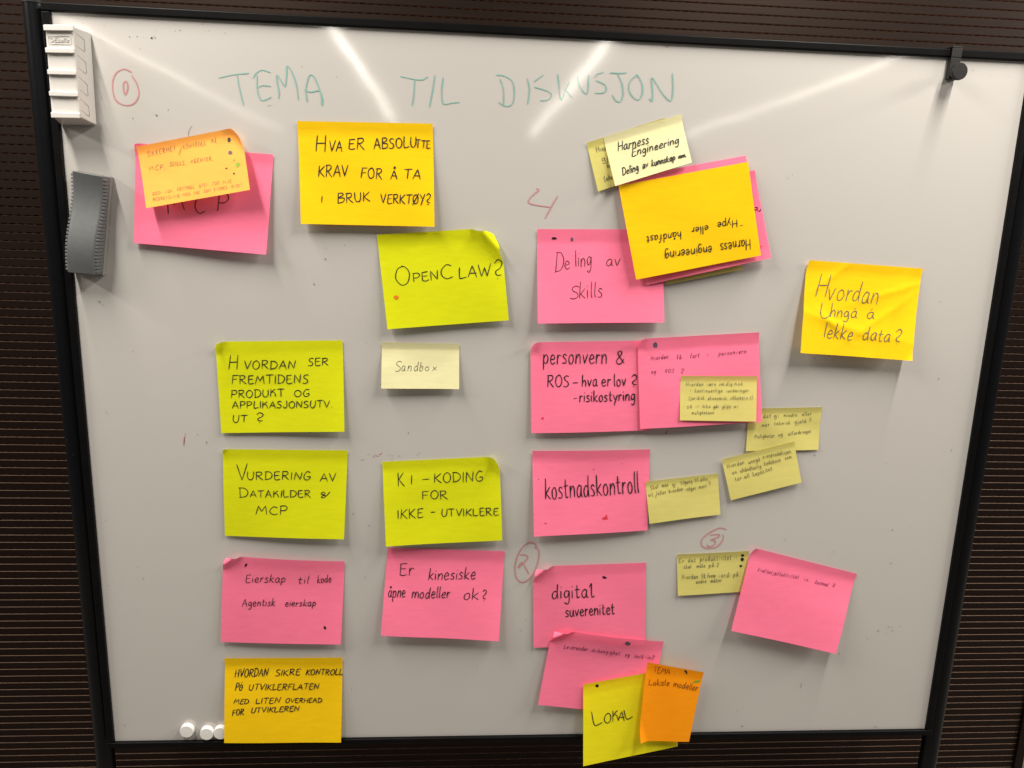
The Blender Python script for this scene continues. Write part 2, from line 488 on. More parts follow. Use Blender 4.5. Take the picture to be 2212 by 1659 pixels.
def word(ink, text, p0, p1, cap, w, slant=0.06, alt='', jit=1.0, gap=13):
    r = ink.rng
    d = np.array(p1, float) - np.array(p0, float); L = np.linalg.norm(d); d /= L
    up = np.array([d[1], -d[0]])
    gl = []
    for ch in text:
        if ch + '_' in PARSED and ch in alt:
            ch = ch + '_'
        gl.append(PARSED.get(ch, PARSED['o']) if ch != ' ' else (26, []))
    tot = sum(g[0] for g in gl) + gap * (len(gl) - 1)
    sx = L / tot; sy = cap / 100.0; x = 0.0
    for g in gl:
        dy = r.uniform(-3, 3) * jit; ks = 1 + r.uniform(-.06, .06) * jit; rot = r.uniform(-.05, .05) * jit
        for smooth, P in g[1]:
            Q = []
            for (a, b) in P:
                a += r.uniform(-1.6, 1.6) * jit; b += r.uniform(-1.6, 1.6) * jit
                b = b * ks + dy; a = a - rot * b
                Q.append(np.array(p0) + d * (x + a) * sx + (up + d * slant) * b * sy)
            Q = catmull(Q, 5) if smooth and len(Q) > 2 else Q
            ink.stroke(Q, w)
        x += g[0] + gap


# ------------------------------------------------------------------ writing and marks on the board
rb = random.Random(11)
HEAD = {'00': '1893,672 2020,645 2147,632|2050,640 2065,740 2105,910',
 '10': '-25,675 0,635 50,605 125,625|10,650 10,760 30,840 60,868 130,840|5,760 60,738 125,745|195,850 200,800 180,690 185,650 240,735 255,735 265,640 268,570 310,620 350,740 367,865|443,880 432,790 440,720 460,655 490,650 520,700 560,810 570,908 575,850 545,785 470,795 420,775|1250,660 1370,685 1440,688 1485,662|1372,690 1365,800 1350,912|1545,650 1530,760 1500,925|1617,670 1605,780 1610,870 1630,900 1690,890 1755,883|2110,685 2135,760 2140,860 2135,915|2078,648 2140,655 2212,700 2232,790 2222,880 2190,915 2140,912 2100,885',
 '20': '132,678 150,760 145,830 135,898|270,648 190,705|195,752 285,778 338,808 335,840 300,865 245,868|395,640 405,720 410,800 425,865 455,800 495,708|455,770 520,842|565,660 585,740 630,805 655,790 662,650|790,625 740,640 718,665|730,695 800,730 815,770 790,800 718,805|850,628 930,632 990,628|915,640 950,720 960,810 940,875 900,870 868,820|1080,650 1030,690 1008,760 1040,830 1090,862 1125,810 1125,730 1090,655 1070,645|1190,850 1212,872 1215,780 1210,670 1290,790 1350,860 1380,860 1392,760 1387,632'}
HW = [Ink(rb), Ink(rb), Ink(rb)]
for ij, s in HEAD.items():
    for q in s.split('|'):
        P_ = catmull([T(ij, *p) for p in pts(q)], 6)
        wd_ = 0 if P_[0][0] < 750 else 1 if P_[0][0] < 1030 else 2
        HW[wd_].stroke(P_, 2.3)
for k_ in HW:
    k_.build('heading_word', on_board, TEAL, board)
NUM = [('00', '1135,622 1075,597 1010,625 975,700 978,800 1010,875 1090,910 1160,890 1200,820 1185,730 1140,652|1065,760 1070,715 1095,705 1105,760 1085,815 1070,790 1065,730|1096,707 1102,760 1088,815', 2.8),
       ('21', '215,-30 232,-15 200,10 150,60 148,95 220,115 325,130|395,35 350,110 285,228', 2.6),
       ('22', '1850,1255 1790,1245 1700,1290 1640,1345 1645,1400 1700,1420 1770,1405 1820,1350 1825,1300|1715,1305 1790,1300 1775,1325 1720,1345 1755,1355 1750,1385 1710,1405 1685,1390', 2.6),
       ('22', '200,1420 205,1390 160,1368 100,1400 50,1480 25,1580 35,1665 75,1710 130,1700 190,1630 225,1530 233,1450 210,1405|75,1475 125,1480 130,1510 60,1585 62,1570 90,1545 145,1640', 2.6)]
for ij, s, w in NUM:
    ink = Ink(rb)
    for q in s.split('|'):
        ink.stroke(catmull([T(ij, *p) for p in pts(q)], 6), w)
    ink.build('marker_number', on_board, REDMARK, board)
for ij, q, w in [('02', '1594,460 1590,500 1589,530', 2.2), ('22', '1340,402 1335,420 1326,430', 2.0), ('12', '1008,625 1030,632', 1.2), ('12', '1040,620 1058,625', 1.4), ('12', '1062,612 1090,596', 1.4),
                 ('12', '905,660 935,652', 1.4), ('12', '1228,620 1250,622', 1.0), ('12', '1140,608 1150,616', .8), ('12', '1020,615 1034,612', 1.0), ('02', '1602,425 1598,455', 1.0), ('02', '1783,497 1790,515', 1.2), ('33', '455,1330 472,1332', 1.5)]:
    ink = Ink(rb); ink.stroke([T(ij, *p) for p in pts(q)], w)
    ink.build('red_marker_trace', on_board, REDDER, board)
SP = {'00': '1310,328,8 1340,328,4 1120,318,4 1185,315,4 1240,322,2 1265,320,2 1515,268,3 1555,262,4 1340,265,2 1805,265,3 1943,287,3 900,222,3 715,205,3 745,142,3 1750,208,3 1208,422,3 1453,950,4 1355,998,6 1345,990,3 1148,1022,4 855,667,3 877,845,3 830,562,2 562,1238,2 933,1258,3 1135,570,2',
      '10': '95,917,2 110,912,3 125,910,3 142,908,2 697,663,3 395,578,3', '20': '1343,403,5', '30': '1773,603,3 1920,650,2 2090,664,2',
      '01': '855,945,4 868,950,3 858,958,3 890,975,3 1150,1378,3 1970,970,2', '11': '600,578,5 502,795,5 765,460,3 602,484,3 952,1300,3',
      '31': '1490,945,3 402,1434,3 1475,1612,4 1708,1582,2', '02': '1708,440,3 1703,430,2 1785,505,4 1640,877,2 1190,1577,3 915,1177,3', '12': '1317,423,4 840,1122,4 977,1223,4 1075,8,3 1175,645,3 1395,615,3 1412,598,3 970,610,3 1175,615,3',
      '32': '403,618,4 1063,1548,4 567,1450,3 150,1345,3 1075,1260,4 580,205,2 1020,688,3 1237,1242,2', '33': '1075,472,4 618,672,4 950,475,4 962,470,3 1040,440,4 1068,442,3 1145,435,3 1025,495,3 860,540,3 895,525,2 925,1302,4 938,1308,3',
      '23': '1990,1298,5 1975,1288,2 115,380,3 1945,1163,3', '13': '935,10,3 950,15,3 1912,787,3 825,975,3', '03': '905,355,3 935,83,3'}
ink = Ink(rb)
for ij, s in SP.items():
    for p in s.split():
        u, v, r = [float(q) for q in p.split(',')]
        ink.blob(T(ij, u, v), r * 0.27, r * 0.25)
for q in ('1658,1090 1638,1120 1630,1150 1628,1178',):
    ink.stroke(catmull([T('00', *p) for p in pts(q)]), 0.7)
for ij, q in (('03', '1082,1280 1072,1303'), ('33', '288,925 285,970'), ('30', '172,1530 173,1545'), ('03', '1238,10 1236,35'), ('30', '212,1505 212,1515'), ('20', '1335,405 1352,400')):
    ink.stroke([T(ij, *p) for p in pts(q)], 0.7)
ink.build('dark_ink_specks', on_board, SPECK, board)['kind'] = 'stuff'
ink = Ink(rb)
for ij, u, v, a, b in (('02', 920, 240, 9, 4), ('02', 928, 258, 7, 2), ('32', 1585, 570, 5, 10), ('03', 1195, 300, 4, 1.5), ('23', 75, 470, 9, 5), ('00', 1330, 312, 14, 2)):
    for k in range(5):
        ink.stroke([T(ij, u + rb.uniform(-a, a), v + rb.uniform(-b, b)) for _ in range(2)], 0.6)
for k in range(150):
    ink.blob((rb.uniform(130, 2050), rb.uniform(60, 1560)), rb.uniform(.3, .6), rb.uniform(.3, .55))
ink.build('faint_ink_specks', on_board, FAINT, board)['kind'] = 'stuff'


# ------------------------------------------------------------------ sticky notes
class Note:
    def __init__(s, corners, lifts, seed, curls=(), wave=0.0012, p=1.12, crumple=0.0, stick=0.09, bulge=0.0, lean=0.0022):
        s.c = corners; s.l = lifts; s.p = p; s.stick = stick; s.wave = wave; s.crumple = crumple; s.bulge = bulge; s.lean = lean * (0.7 + 0.6 * random.Random(seed * 7 + 1).random())
        s.q = [at(c[0], c[1], l)[[0, 2]] for c, l in zip(corners, lifts)]     # TL TR BR BL in the board plane
        r = random.Random(seed)
        s.ph = [(r.uniform(2, 7), r.uniform(-5, 5), r.uniform(0, 6.3), r.uniform(.4, 1)) for _ in range(4)]
        s.cr = [(r.uniform(-1, 1), r.uniform(-1, 1), r.uniform(0.1, .9), r.uniform(.1, .9), r.uniform(0.02, .05)) for _ in range(9)]
        s.curls = []
        for (ci, a, b, th) in curls:
            # a: metres along the horizontal edge, b: along the vertical edge, where the crease meets them
            C = s.q[ci]; H = s.q[{0: 1, 1: 0, 2: 3, 3: 2}[ci]]; Vt = s.q[{0: 3, 1: 2, 2: 1, 3: 0}[ci]]
            e1 = (H - C) / np.linalg.norm(H - C); e2 = (Vt - C) / np.linalg.norm(Vt - C)
            A = C + e1 * a; B2 = C + e2 * b
            t = (B2 - A) / np.linalg.norm(B2 - A); n = np.array([-t[1], t[0]])
            if np.dot(C - A, n) < 0:
                n = -n
            Lc = np.dot(C - A, n)
            u = np.linspace(0, 1, 200)
            if isinstance(th, tuple):
                phi = np.where(u < .5, th[0] * np.sin(2 * math.pi * u), th[1] * np.sin(2 * math.pi * np.minimum(u, .78)))
            else:
                phi = th * u
            du = Lc / 199
            X = np.concatenate([[0], np.cumsum(np.cos(phi[1:]) * du)]); Z = np.concatenate([[0], np.cumsum(np.sin(phi[1:]) * du)])
            s.curls.append((A, n, u * Lc, X, Z))

    def surf(s, st):
        S_, T_ = st[:, 0], st[:, 1]
        q = s.q
        top = q[0][None] * (1 - S_)[:, None] + q[1][None] * S_[:, None]
        bot = q[3][None] * (1 - S_)[:, None] + q[2][None] * S_[:, None]
        P = top * (1 - T_)[:, None] + bot * T_[:, None]
        lt = s.l[0] * (1 - S_) + s.l[1] * S_; lb = s.l[3] * (1 - S_) + s.l[2] * S_
        tt = np.clip((T_ - s.stick) / (1 - s.stick), 0, 2)
        pr = tt ** s.p
        z = lt * (1 - pr) + lb * pr
        wv = np.zeros_like(z)
        for fx, fy, ph, am in s.ph:
            wv += am * np.sin(fx * S_ + fy * T_ + ph)
        z = z + s.wave * wv * np.clip(tt * 2.2, 0, 1) * 0.8
        le = np.clip(1 - T_ / 0.14, 0, 1.2)
        z = z + s.lean * (0.6 * le + 0.4 * le * le)
        if s.bulge:
            z = z + s.bulge * np.exp(-(T_ / 0.22) ** 2) * np.sin(np.clip(S_, 0, 1) * math.pi)
        if s.crumple:
            for nx_, ny_, cx, cy, wd in s.cr:
                d = (S_ - cx) * nx_ + (T_ - cy) * ny_
                along = -(S_ - cx) * ny_ + (T_ - cy) * nx_
                z = z + s.crumple * np.exp(-np.abs(d) / wd) * np.exp(-(along / 0.3) ** 2)
        for A, n, U, X, Z in s.curls:
            d = (P - A) @ n
            m = d > 0
            P = P + n[None] * np.where(m, np.interp(d, U, X) - d, 0)[:, None]
            z = z + np.where(m, np.interp(d, U, Z), 0)
        return np.stack([P[:, 0], -z, P[:, 1] ], 1)

    def mapper(s, eps):
        def f(px, extra):
            st = np.full((len(px), 2), 0.5); h = 1e-4
            for it in range(9):
                a = project(s.surf(st)); ju = (project(s.surf(st + [h, 0])) - a) / h; jv = (project(s.surf(st + [0, h])) - a) / h
                e = px - a; det = ju[:, 0] * jv[:, 1] - ju[:, 1] * jv[:, 0]
                det = np.where(np.abs(det) < 1e-3, 1e-3, det)
                du = (e[:, 0] * jv[:, 1] - e[:, 1] * jv[:, 0]) / det; dv = (ju[:, 0] * e[:, 1] - ju[:, 1] * e[:, 0]) / det
                st = np.clip(st + np.clip(np.stack([du, dv], 1), -.5, .5), -0.03, 1.03)
            P = s.surf(st)
            tu = s.surf(st + [h, 0]) - s.surf(st - [h, 0]); tv = s.surf(st + [0, h]) - s.surf(st - [0, h])
            n = np.cross(tu, tv); n /= np.linalg.norm(n, axis=1, keepdims=True)
            n[n[:, 1] > 0] *= -1
            return P + n * (eps + extra)[:, None]
        return f


NOTES = []
def note(material, label, corners, lifts, seed, texts=(), dots=(), w=2.2, pen=None, **k):
    pen = pen or BLACK_INK
    lift_m = [l / 1000.0 for l in lifts]
    nt = Note(corners, lift_m, seed, **{a: b for a, b in k.items() if a in ('curls', 'wave', 'p', 'crumple', 'stick', 'bulge', 'lean')})
    nu, nv = 56, 44
    g = np.array([(i / nu, j / nv) for j in range(nv + 1) for i in range(nu + 1)])
    P = nt.surf(g)
    Fs = [(j * (nu + 1) + i, (j + 1) * (nu + 1) + i, (j + 1) * (nu + 1) + i + 1, j * (nu + 1) + i + 1) for j in range(nv) for i in range(nu)]
    o = mesh_obj('sticky_note', P, Fs, material, None, True)
    tag(o, label, 'sticky note', 'sticky notes on the whiteboard')
    r = random.Random(seed + 100)
    mp = nt.mapper(0.00035)
    if texts:
        ink = Ink(r); inks = [ink]; lasty = None
        for t in texts:
            yb = T(t[0], t[2], t[3]); rise = t[6] * (1.0 if t[0] == 'd' else 0.25)
            slope = (T(t[0], t[4], t[5])[1] - yb[1]) / max(1.0, abs(T(t[0], t[4], t[5])[0] - yb[0]))
            if lasty is not None and (abs(yb[1] - lasty) > max(0.75 * rise, 5.0) or abs(yb[0] - lastx) > max(1.0 * rise, 9.0)):
                ink = Ink(r); inks.append(ink)
            lastx, lasty = T(t[0], t[4], t[5])
            ij, s, x0, y0, x1, y1, cap = t[:7]
            ww = t[7] if len(t) > 7 and t[7] else w
            small = ww < 1.05
            cap = cap * (0.82 if small else 1.0)
            sc = 1.0 if ij == 'd' else 0.25
            word(ink, s, T(ij, x0, y0), T(ij, x1, y1), cap * sc, ww, slant=k.get('slant', 0.06), alt=k.get('alt', ''), jit=k.get('jit', 1.0), gap=30 if small else 14)
        for ij, q, ww in k.get('lines', ()):
            P_ = [T(ij, *p) for p in pts(q)]
            ink.stroke(catmull(P_, 6) if len(P_) > 2 else P_, ww)
        for ink in inks:
            ink.build('handwriting', mp, pen, o)
    for d in dots:
        ij, u, v, rx, ry, mm = d[:6]
        ink = Ink(r); ink.blob(T(ij, u, v), rx / 4.0, ry / 4.0, d[6] if len(d) > 6 else 0.0)
        ink.build('ink_dot', mp, mm, o)
    NOTES.append(o)
    return o


D = 'd'
# upper left: pink note under an orange one
note(PINK, 'pink sticky note mostly covered by the light orange note at upper left', [(292, 309), (590.5, 334), (574.7, 550), (289, 525)], (1, 1, 17, 9), 1,
     [('01', 'M', 1452, 188, 1598, 155, 190), ('01', 'C', 1678, 182, 1768, 182, 175), ('01', 'P', 1872, 160, 1975, 160, 150)], w=2.0, curls=[(0, .018, .022, 1.2)])
note(PEACH, 'light orange sticky note with five voting dots and curled corner, stuck on a pink note', [(295, 317.5), (519, 274), (540, 410), (315, 449.75)], (9, 9, 36, 30), 2,
     [('00', 'SIKKERHET', 1275, 1355, 1520, 1300, 55), ('00', '/', 1550, 1325, 1562, 1325, 70), ('00', 'KONTROLL', 1585, 1290, 1780, 1253, 48), ('00', 'PÅ', 1828, 1243, 1872, 1236, 45),
      ('00', 'MCP,', 1290, 1476, 1430, 1460, 48), ('00', 'SKILLS,', 1468, 1437, 1605, 1422, 42), ('00', 'AGENTER,', 1648, 1412, 1840, 1385, 42),
      ('00', 'GOD', 1318, 1690, 1385, 1678, 34, .75), ('00', 'NOK', 1428, 1672, 1492, 1660, 34, .75), ('00', 'KONTROLL', 1532, 1650, 1680, 1626, 34, .75), ('00', 'UTEN', 1722, 1622, 1800, 1608, 34, .75), ('00', 'FOR', 1838, 1603, 1892, 1594, 34, .75), ('00', 'MYE', 1928, 1590, 2000, 1578, 34, .75),
      ('00', 'BEGRENSNING', 1322, 1738, 1552, 1704, 32, .75), ('00', 'MED', 1578, 1692, 1642, 1686, 28, .75), ('00', 'NOE', 1672, 1678, 1725, 1672, 28, .75), ('00', 'SOM', 1762, 1664, 1820, 1656, 30, .75), ('00', 'ENDRES', 1850, 1650, 1962, 1632, 30, .75), ('00', 'RASKT', 2000, 1626, 2095, 1610, 30, .75)],
     [('00', 1980, 1208, 15, 21, BLACK_INK), ('00', 1990, 1320, 18, 18, GREY_INK), ('00', 2023, 1384, 6, 5, BROWN_INK), ('00', 2055, 1425, 17, 22, GREEN_INK, .4), ('00', 1957, 1455, 10, 6, BROWN_INK), ('00', 2022, 1500, 8, 10, BLACK_INK)],
     w=0.95, pen=FINE_INK, slant=0.15, curls=[(1, .030, .045, 1.55)])
note(YELLOW, 'golden yellow sticky note with three lines about requirements for adopting tools', [(642.5, 261.75), (934.75, 267.5), (938.75, 489.75), (650, 483.5)], (1, 1, 16, 15), 3,
     [('10', 'H', 515, 1313, 602, 1315, 140), ('10', 'VA', 630, 1306, 745, 1306, 92), ('10', 'ER', 796, 1288, 936, 1290, 92), ('10', 'ABSOLU', 1020, 1290, 1385, 1270, 92), ('10', 'TTE', 1380, 1278, 1505, 1280, 68),
      ('10', 'KRAV', 538, 1527, 795, 1524, 98), ('10', 'FOR', 905, 1538, 1088, 1545, 92), ('10', 'Å', 1165, 1548, 1220, 1548, 88), ('10', 'TA', 1275, 1545, 1422, 1547, 82),
      ('11', 'I', 562, 92, 574, 92, 60), ('11', 'BRUK', 705, 96, 985, 75, 84), ('11', 'VERKTØY?', 1075, 98, 1505, 100, 82)], w=2.2, slant=0.04)
note(LIME, 'lime sticky note with one long word and question mark, orange dot, curled upper right corner', [(814, 507), (1080.5, 491), (1099, 691.75), (836.75, 711.5)], (1, 3, 9, 14), 4,
     [('11', 'O', 1205, 806, 1335, 806, 158), ('11', 'PEN', 1358, 778, 1580, 755, 76), ('11', 'C', 1600, 755, 1702, 742, 128), ('11', 'LAW', 1752, 744, 2030, 726, 98), ('11', '?', 2050, 740, 2125, 738, 148)],
     [('11', 1212, 911, 21, 19, ORANGE_INK)], w=1.9, curls=[(1, .050, .062, (1.15, 1.2))], slant=0.0)
note(PALE, 'small pale yellow sticky note with the single word Sandbox', [(824.75, 739), (992, 742), (991.75, 840.75), (823.5, 838.75)], (1, 1, 13, 12), 5,
     [('11', 'S', 1198, 1552, 1250, 1552, 110), ('11', 'and', 1255, 1550, 1398, 1548, 95), ('11', 'b', 1410, 1545, 1440, 1545, 92), ('11', 'ox', 1458, 1545, 1560, 1540, 70)], w=0.95, pen=SOFT_INK, stick=0.16, slant=0.15)
note(LIME, 'lime sticky note with five lines of capitals about the future of product development', [(465, 737.75), (740, 734.75), (744.25, 932), (477.5, 936)], (2, 1, 10, 6), 6,
     [('01', 'H', 1975, 1535, 2055, 1533, 115), (D, 'VORDAN', 527, 797, 638, 796, 18), ('11', 'SER', 450, 1503, 625, 1497, 66),
      (D, 'FREMTIDENS', 501, 829, 666, 827, 18), (D, 'PRODUKT', 499, 859, 614, 857, 16.5), ('12', 'OG', 330, 110, 465, 108, 60), (D, 'APPLIKASJONSUTV.', 502, 882, 718, 880, 15), (D, 'UT', 503, 912, 534, 911, 15), (D, '?', 553, 911, 568, 911, 19)],
     w=1.9, curls=[(0, .022, .026, 1.5)], alt='K', slant=0.03)
note(LIME, 'lime sticky note about assessing data sources, above a pink note in the left column', [(481, 969.5), (751, 972), (743, 1165), (485.5, 1157.75)], (1.5, 1, 12, 5), 7,
     [('02', 'V', 2048, 828, 2140, 826, 133), (D, 'URDERING', 534, 1036, 671, 1036, 17), ('12', 'AV', 555, 838, 692, 838, 66), (D, 'D', 517, 1074, 537, 1074, 20), (D, 'ATAKILDER', 540, 1074, 671, 1073.5, 15), ('12', '&', 560, 990, 640, 975, 60), (D, 'MCP', 553, 1111, 621, 1111, 18)],
     w=1.8, curls=[(0, .010, .010, 1.2)], alt='K&', slant=0.03)
note(LIME, 'lime sticky note about coding for non-developers, curled corner, just above a pink note', [(825.5, 997), (1079, 985), (1084.75, 1166.5), (833.5, 1181)], (1, 3, 10, 16), 8,
     [('12', 'K', 1228, 880, 1282, 878, 112), ('12', 'I', 1338, 865, 1352, 865, 84), ('12', '-', 1437, 862, 1502, 858, 84), ('12', 'KODING', 1538, 855, 1965, 838, 84), ('12', 'FOR', 1437, 995, 1655, 992, 72), ('12', 'IKKE', 1222, 1164, 1445, 1152, 80), ('12', '-', 1510, 1142, 1550, 1140, 72), ('12', 'UTVIKLERE', 1603, 1143, 2095, 1132, 64)],
     w=1.8, curls=[(1, .026, .045, 1.6)], slant=0.0)
note(PINK, 'pink sticky note on code ownership with two small dark dots and curled upper left corner', [(482, 1198), (744.75, 1211.5), (736, 1392.5), (476.75, 1387)], (3, 1, 10, 7), 9,
     [(D, 'Eierskap', 530, 1258, 616, 1257, 17), ('13', 'til', 362, 66, 450, 64, 62), ('13', 'kode', 530, 60, 648, 52, 62), (D, 'Agentisk', 523, 1310, 594, 1308, 16), ('13', 'eierskap', 250, 262, 515, 258, 58)],
     [('02', 2125, 1565, 9, 17, BLACK_INK, .6), ('13', 596, 447, 11, 16, BLACK_INK, -.3)], w=1.5, pen=BLACK_INK, curls=[(0, .034, .028, (1.1, 1.1))], bulge=0.005, slant=0.15)
note(PINK, 'pink sticky note asking about open models, tucked under a lime note', [(837.5, 1182), (1090.5, 1190), (1077.5, 1385), (822.75, 1372.5)], (1, 1, 17, 14), 10,
     [(D, 'Er', 862, 1243, 893, 1243, 26), (D, 'kinesiske', 925, 1252, 1026, 1251, 25), ('13', 'åpne', 1140, 182, 1287, 182, 95), ('13', 'modeller', 1345, 192, 1672, 188, 92), ('13', 'ok', 1790, 205, 1920, 202, 100), ('13', '?', 1952, 205, 1985, 205, 88)], w=1.8, slant=0.12, stick=0.12)

# upper right cluster
note(CANARY, 'canary yellow sticky note mostly hidden behind the paler tilted note at the top', [(1267, 308.75), (1434.5, 255), (1459, 358), (1292, 413.75)], (0.8, 0.8, 4, 6), 11,
     [('20', 'Hvor', 732, 1318, 818, 1298, 52), ('20', 'gj', 778, 1398, 828, 1388, 50), ('20', 'be', 822, 1450, 862, 1440, 40), ('20', '(alle', 800, 1568, 868, 1548, 42)], w=1.3, pen=FINE_INK, wave=.0006)
# a little canary sheet, two pink sheets and an upside-down yellow sheet
note(CANARY, 'canary sticky note peeking out at the bottom of the tilted pink and yellow stack', [(1396, 512), (1562, 482), (1606, 582), (1440, 615)], (0.8, 0.8, 4, 4), 12, wave=.0004)
note(PINK, 'pink sticky note deep pink and tilted, showing at right and below the upside-down yellow note', [(1345, 426), (1630, 367.5), (1666, 557), (1396, 616)], (5, 3, 16, 12), 13, p=1.2, wave=.0008)
note(PINK, 'pink sticky note showing as a strip above and right of the upside-down yellow note', [(1333, 387), (1611, 336), (1652, 528.5), (1372, 590)], (6, 12, 18, 15), 14,
     [('21', 'rc', 2152, 150, 2102, 128, 45, 2.2)], p=1.0, stick=0.0, lean=0.0, wave=.0008)
note(YELLOW, 'golden yellow sticky note written upside down, tilted on top of pink notes', [(1336, 401), (1616, 349.5), (1643.5, 551.75), (1374, 604)], (9, 19, 23, 20), 15,
     [('21', 'Harness', 2058, 402, 1800, 446, 92), ('21', 'engineering', 1726, 464, 1322, 520, 78), ('21', '-', 1992, 262, 1970, 266, 60), ('21', 'Hype', 1945, 236, 1775, 262, 66), ('21', 'eller', 1695, 288, 1550, 308, 62), ('21', 'håndfast', 1460, 340, 1162, 382, 66)], w=1.9, p=1.0, stick=0.0, lean=0.0, slant=0.1, wave=.0008)
note(PALE, 'pale yellow sticky note in bold black pen, tilted and overlapping the yellow note below it', [(1303.5, 296), (1472, 247), (1494, 351), (1329, 402)], (2, 2, 19, 17), 16,
     [('20', 'Harness', 915, 1308, 1180, 1238, 76), ('20', 'Engineering', 1035, 1352, 1440, 1238, 66), ('20', 'Deling', 955, 1518, 1092, 1472, 62), ('20', 'av', 1130, 1458, 1175, 1442, 55), ('20', 'kunnskap', 1205, 1438, 1408, 1384, 52), ('20', 'mm.', 1438, 1372, 1502, 1355, 36)],
     w=2.1, slant=0.3, stick=0.15)
note(PINK, 'pink sticky note about sharing skills with a black and a grey dot', [(1160.5, 494.75), (1432, 496), (1434.75, 696.5), (1162, 699)], (1, 1, 15, 17), 17,
     [('21', 'D', 370, 690, 442, 690, 180), ('21', 'e', 455, 668, 500, 664, 120), ('21', 'ling', 545, 648, 685, 640, 132), ('21', 'av', 812, 640, 935, 636, 105), ('21', 'S', 500, 922, 575, 920, 108), ('21', 'kills', 582, 920, 780, 908, 132)],
     [('21', 365, 400, 23, 12, BLACK_INK), ('21', 518, 410, 11, 18, GREY_INK)], w=1.5, slant=0.08, stick=0.14)
note(YELLOW, 'crumpled golden yellow sticky note alone at the far right', [(1744, 561.5), (1992, 580), (1968, 779), (1728, 762)], (2, 1, 22, 22), 18,
     [('31', 'H', 405, 905, 500, 912, 205), ('31', 'vor', 505, 935, 715, 942, 165), ('31', 'dan', 720, 944, 945, 965, 170), ('31', 'U', 440, 1085, 545, 1085, 130), ('31', 'nng', 532, 1082, 695, 1084, 100), ('31', 'á', 712, 1084, 765, 1086, 98), ('31', 'á', 850, 1096, 912, 1098, 100), ('31', 'lekke', 475, 1258, 722, 1280, 130), ('31', 'data', 812, 1278, 1048, 1292, 112), ('31', '?', 1085, 1300, 1137, 1306, 120)],
     w=1.9, pen=FINE_INK, crumple=0.0019, curls=[(0, .010, .03, 0.9), (2, .012, .018, 1.0)], slant=0.15)

# right middle
note(PINK, 'pink sticky note on privacy and risk, large rounded hand, left of the other privacy note', [(1146, 739), (1398, 735), (1403.5, 930), (1147.75, 935.75)], (3, 1, 6, 9), 19,
     [('21', 'personvern', 268, 1485, 820, 1482, 140), ('21', '&', 900, 1485, 972, 1482, 108), (D, 'ROS', 1182, 836, 1229, 835, 25), (D, '-', 1237, 836, 1249, 836, 22), (D, 'hva', 1257, 835, 1290, 834, 25), (D, 'er', 1299, 834, 1319, 834, 26), (D, 'lov', 1326, 834, 1352, 833, 26), (D, '?', 1363, 833, 1375, 833, 23),
      ('22', '-', 535, 158, 562, 156, 80), ('22', 'risikostyring', 583, 155, 1062, 142, 95)],
     [('22', 264, 296, 11, 10, RED_INK)], w=2.2, curls=[(0, .020, .026, 1.4)], jit=.5, slant=0.02)
note(PINK, 'pink sticky note in thin slanted handwriting carrying a small yellow note', [(1377.25, 731.5), (1638.5, 717.25), (1646.75, 912), (1383, 926.5)], (4, 3, 15, 11), 20,
     [('21', 'Hvordan', 1200, 1455, 1347, 1436, 44), ('21', 'få', 1425, 1448, 1462, 1440, 50), ('21', 'fart', 1538, 1438, 1617, 1428, 50), ('21', 'i', 1688, 1418, 1696, 1416, 36), ('21', 'personvern', 1785, 1415, 2022, 1392, 46), ('21', 'og', 1203, 1570, 1240, 1565, 44), ('21', 'ROS', 1320, 1562, 1397, 1558, 38), ('21', '?', 1456, 1568, 1480, 1566, 50)],
     [('21', 1238, 1320, 20, 24, GREY_INK)], w=1.0, pen=PURPLE_INK, slant=0.25, curls=[(0, .018, .022, 1.4)], stick=0.13, lean=.0035)
note(CANARY, 'small deeper yellow sticky note with five tiny lines, stuck on a pink note', [(1470.5, 811), (1635.5, 812), (1633.5, 910.75), (1468.5, 908)], (9, 9, 17, 16), 21,
     [(D, 'Hvordan', 1482, 834, 1519, 833, 10), (D, 'være', 1526, 833, 1546, 833, 10), (D, 'smidig', 1553, 833, 1581, 832, 10), (D, 'nok', 1586, 832, 1604, 832, 10),
      ('22', 'i', 1540, 70, 1546, 70, 36), ('22', 'kontinuerlige', 1578, 72, 1815, 70, 38), ('22', 'vurderinger', 1848, 70, 2042, 66, 36), ('22', '(juridisk,', 1527, 136, 1672, 134, 38), ('22', 'økonomisk,', 1692, 136, 1865, 134, 36), ('22', 'sikkerhet', 1885, 132, 2005, 130, 36), ('22', 'o.l)', 2018, 130, 2077, 128, 36), ('22', 'så', 1512, 210, 1552, 208, 38), ('22', 'vi', 1585, 206, 1612, 206, 34), ('22', 'ikke', 1640, 206, 1712, 206, 36), ('22', 'går', 1740, 208, 1785, 206, 38), ('22', 'glipp', 1815, 208, 1890, 206, 38), ('22', 'av', 1918, 204, 1952, 202, 36), ('22', 'mulighetene', 1552, 262, 1742, 258, 36)],
     w=0.8, pen=FINE_INK, wave=.0006, slant=0.12)
note(CANARY, 'canary sticky note about technical debt, between the pink note and another canary note', [(1618, 882), (1775.25, 878.75), (1767.75, 971.5), (1611, 974.5)], (0.8, 0.8, 3, 4), 22,
     [(D, 'det', 1649, 903, 1665, 902, 11), ('32', 'gi', 52, 292, 92, 288, 42), ('32', 'mindre', 137, 285, 248, 278, 38), ('32', 'eller', 295, 275, 374, 268, 38), (D, 'mer', 1646, 922, 1662, 920, 10), ('32', 'teknisk', 53, 355, 192, 348, 38), ('32', 'gjeld', 230, 342, 328, 332, 40), ('32', '?', 358, 318, 372, 316, 32), (D, 'Muligheter', 1630, 947, 1673, 944, 10), ('32', 'og', 92, 450, 124, 446, 38), ('32', 'utfordringer', 175, 444, 372, 418, 38)],
     w=0.85, pen=FINE_INK, wave=.0006, slant=0.1)
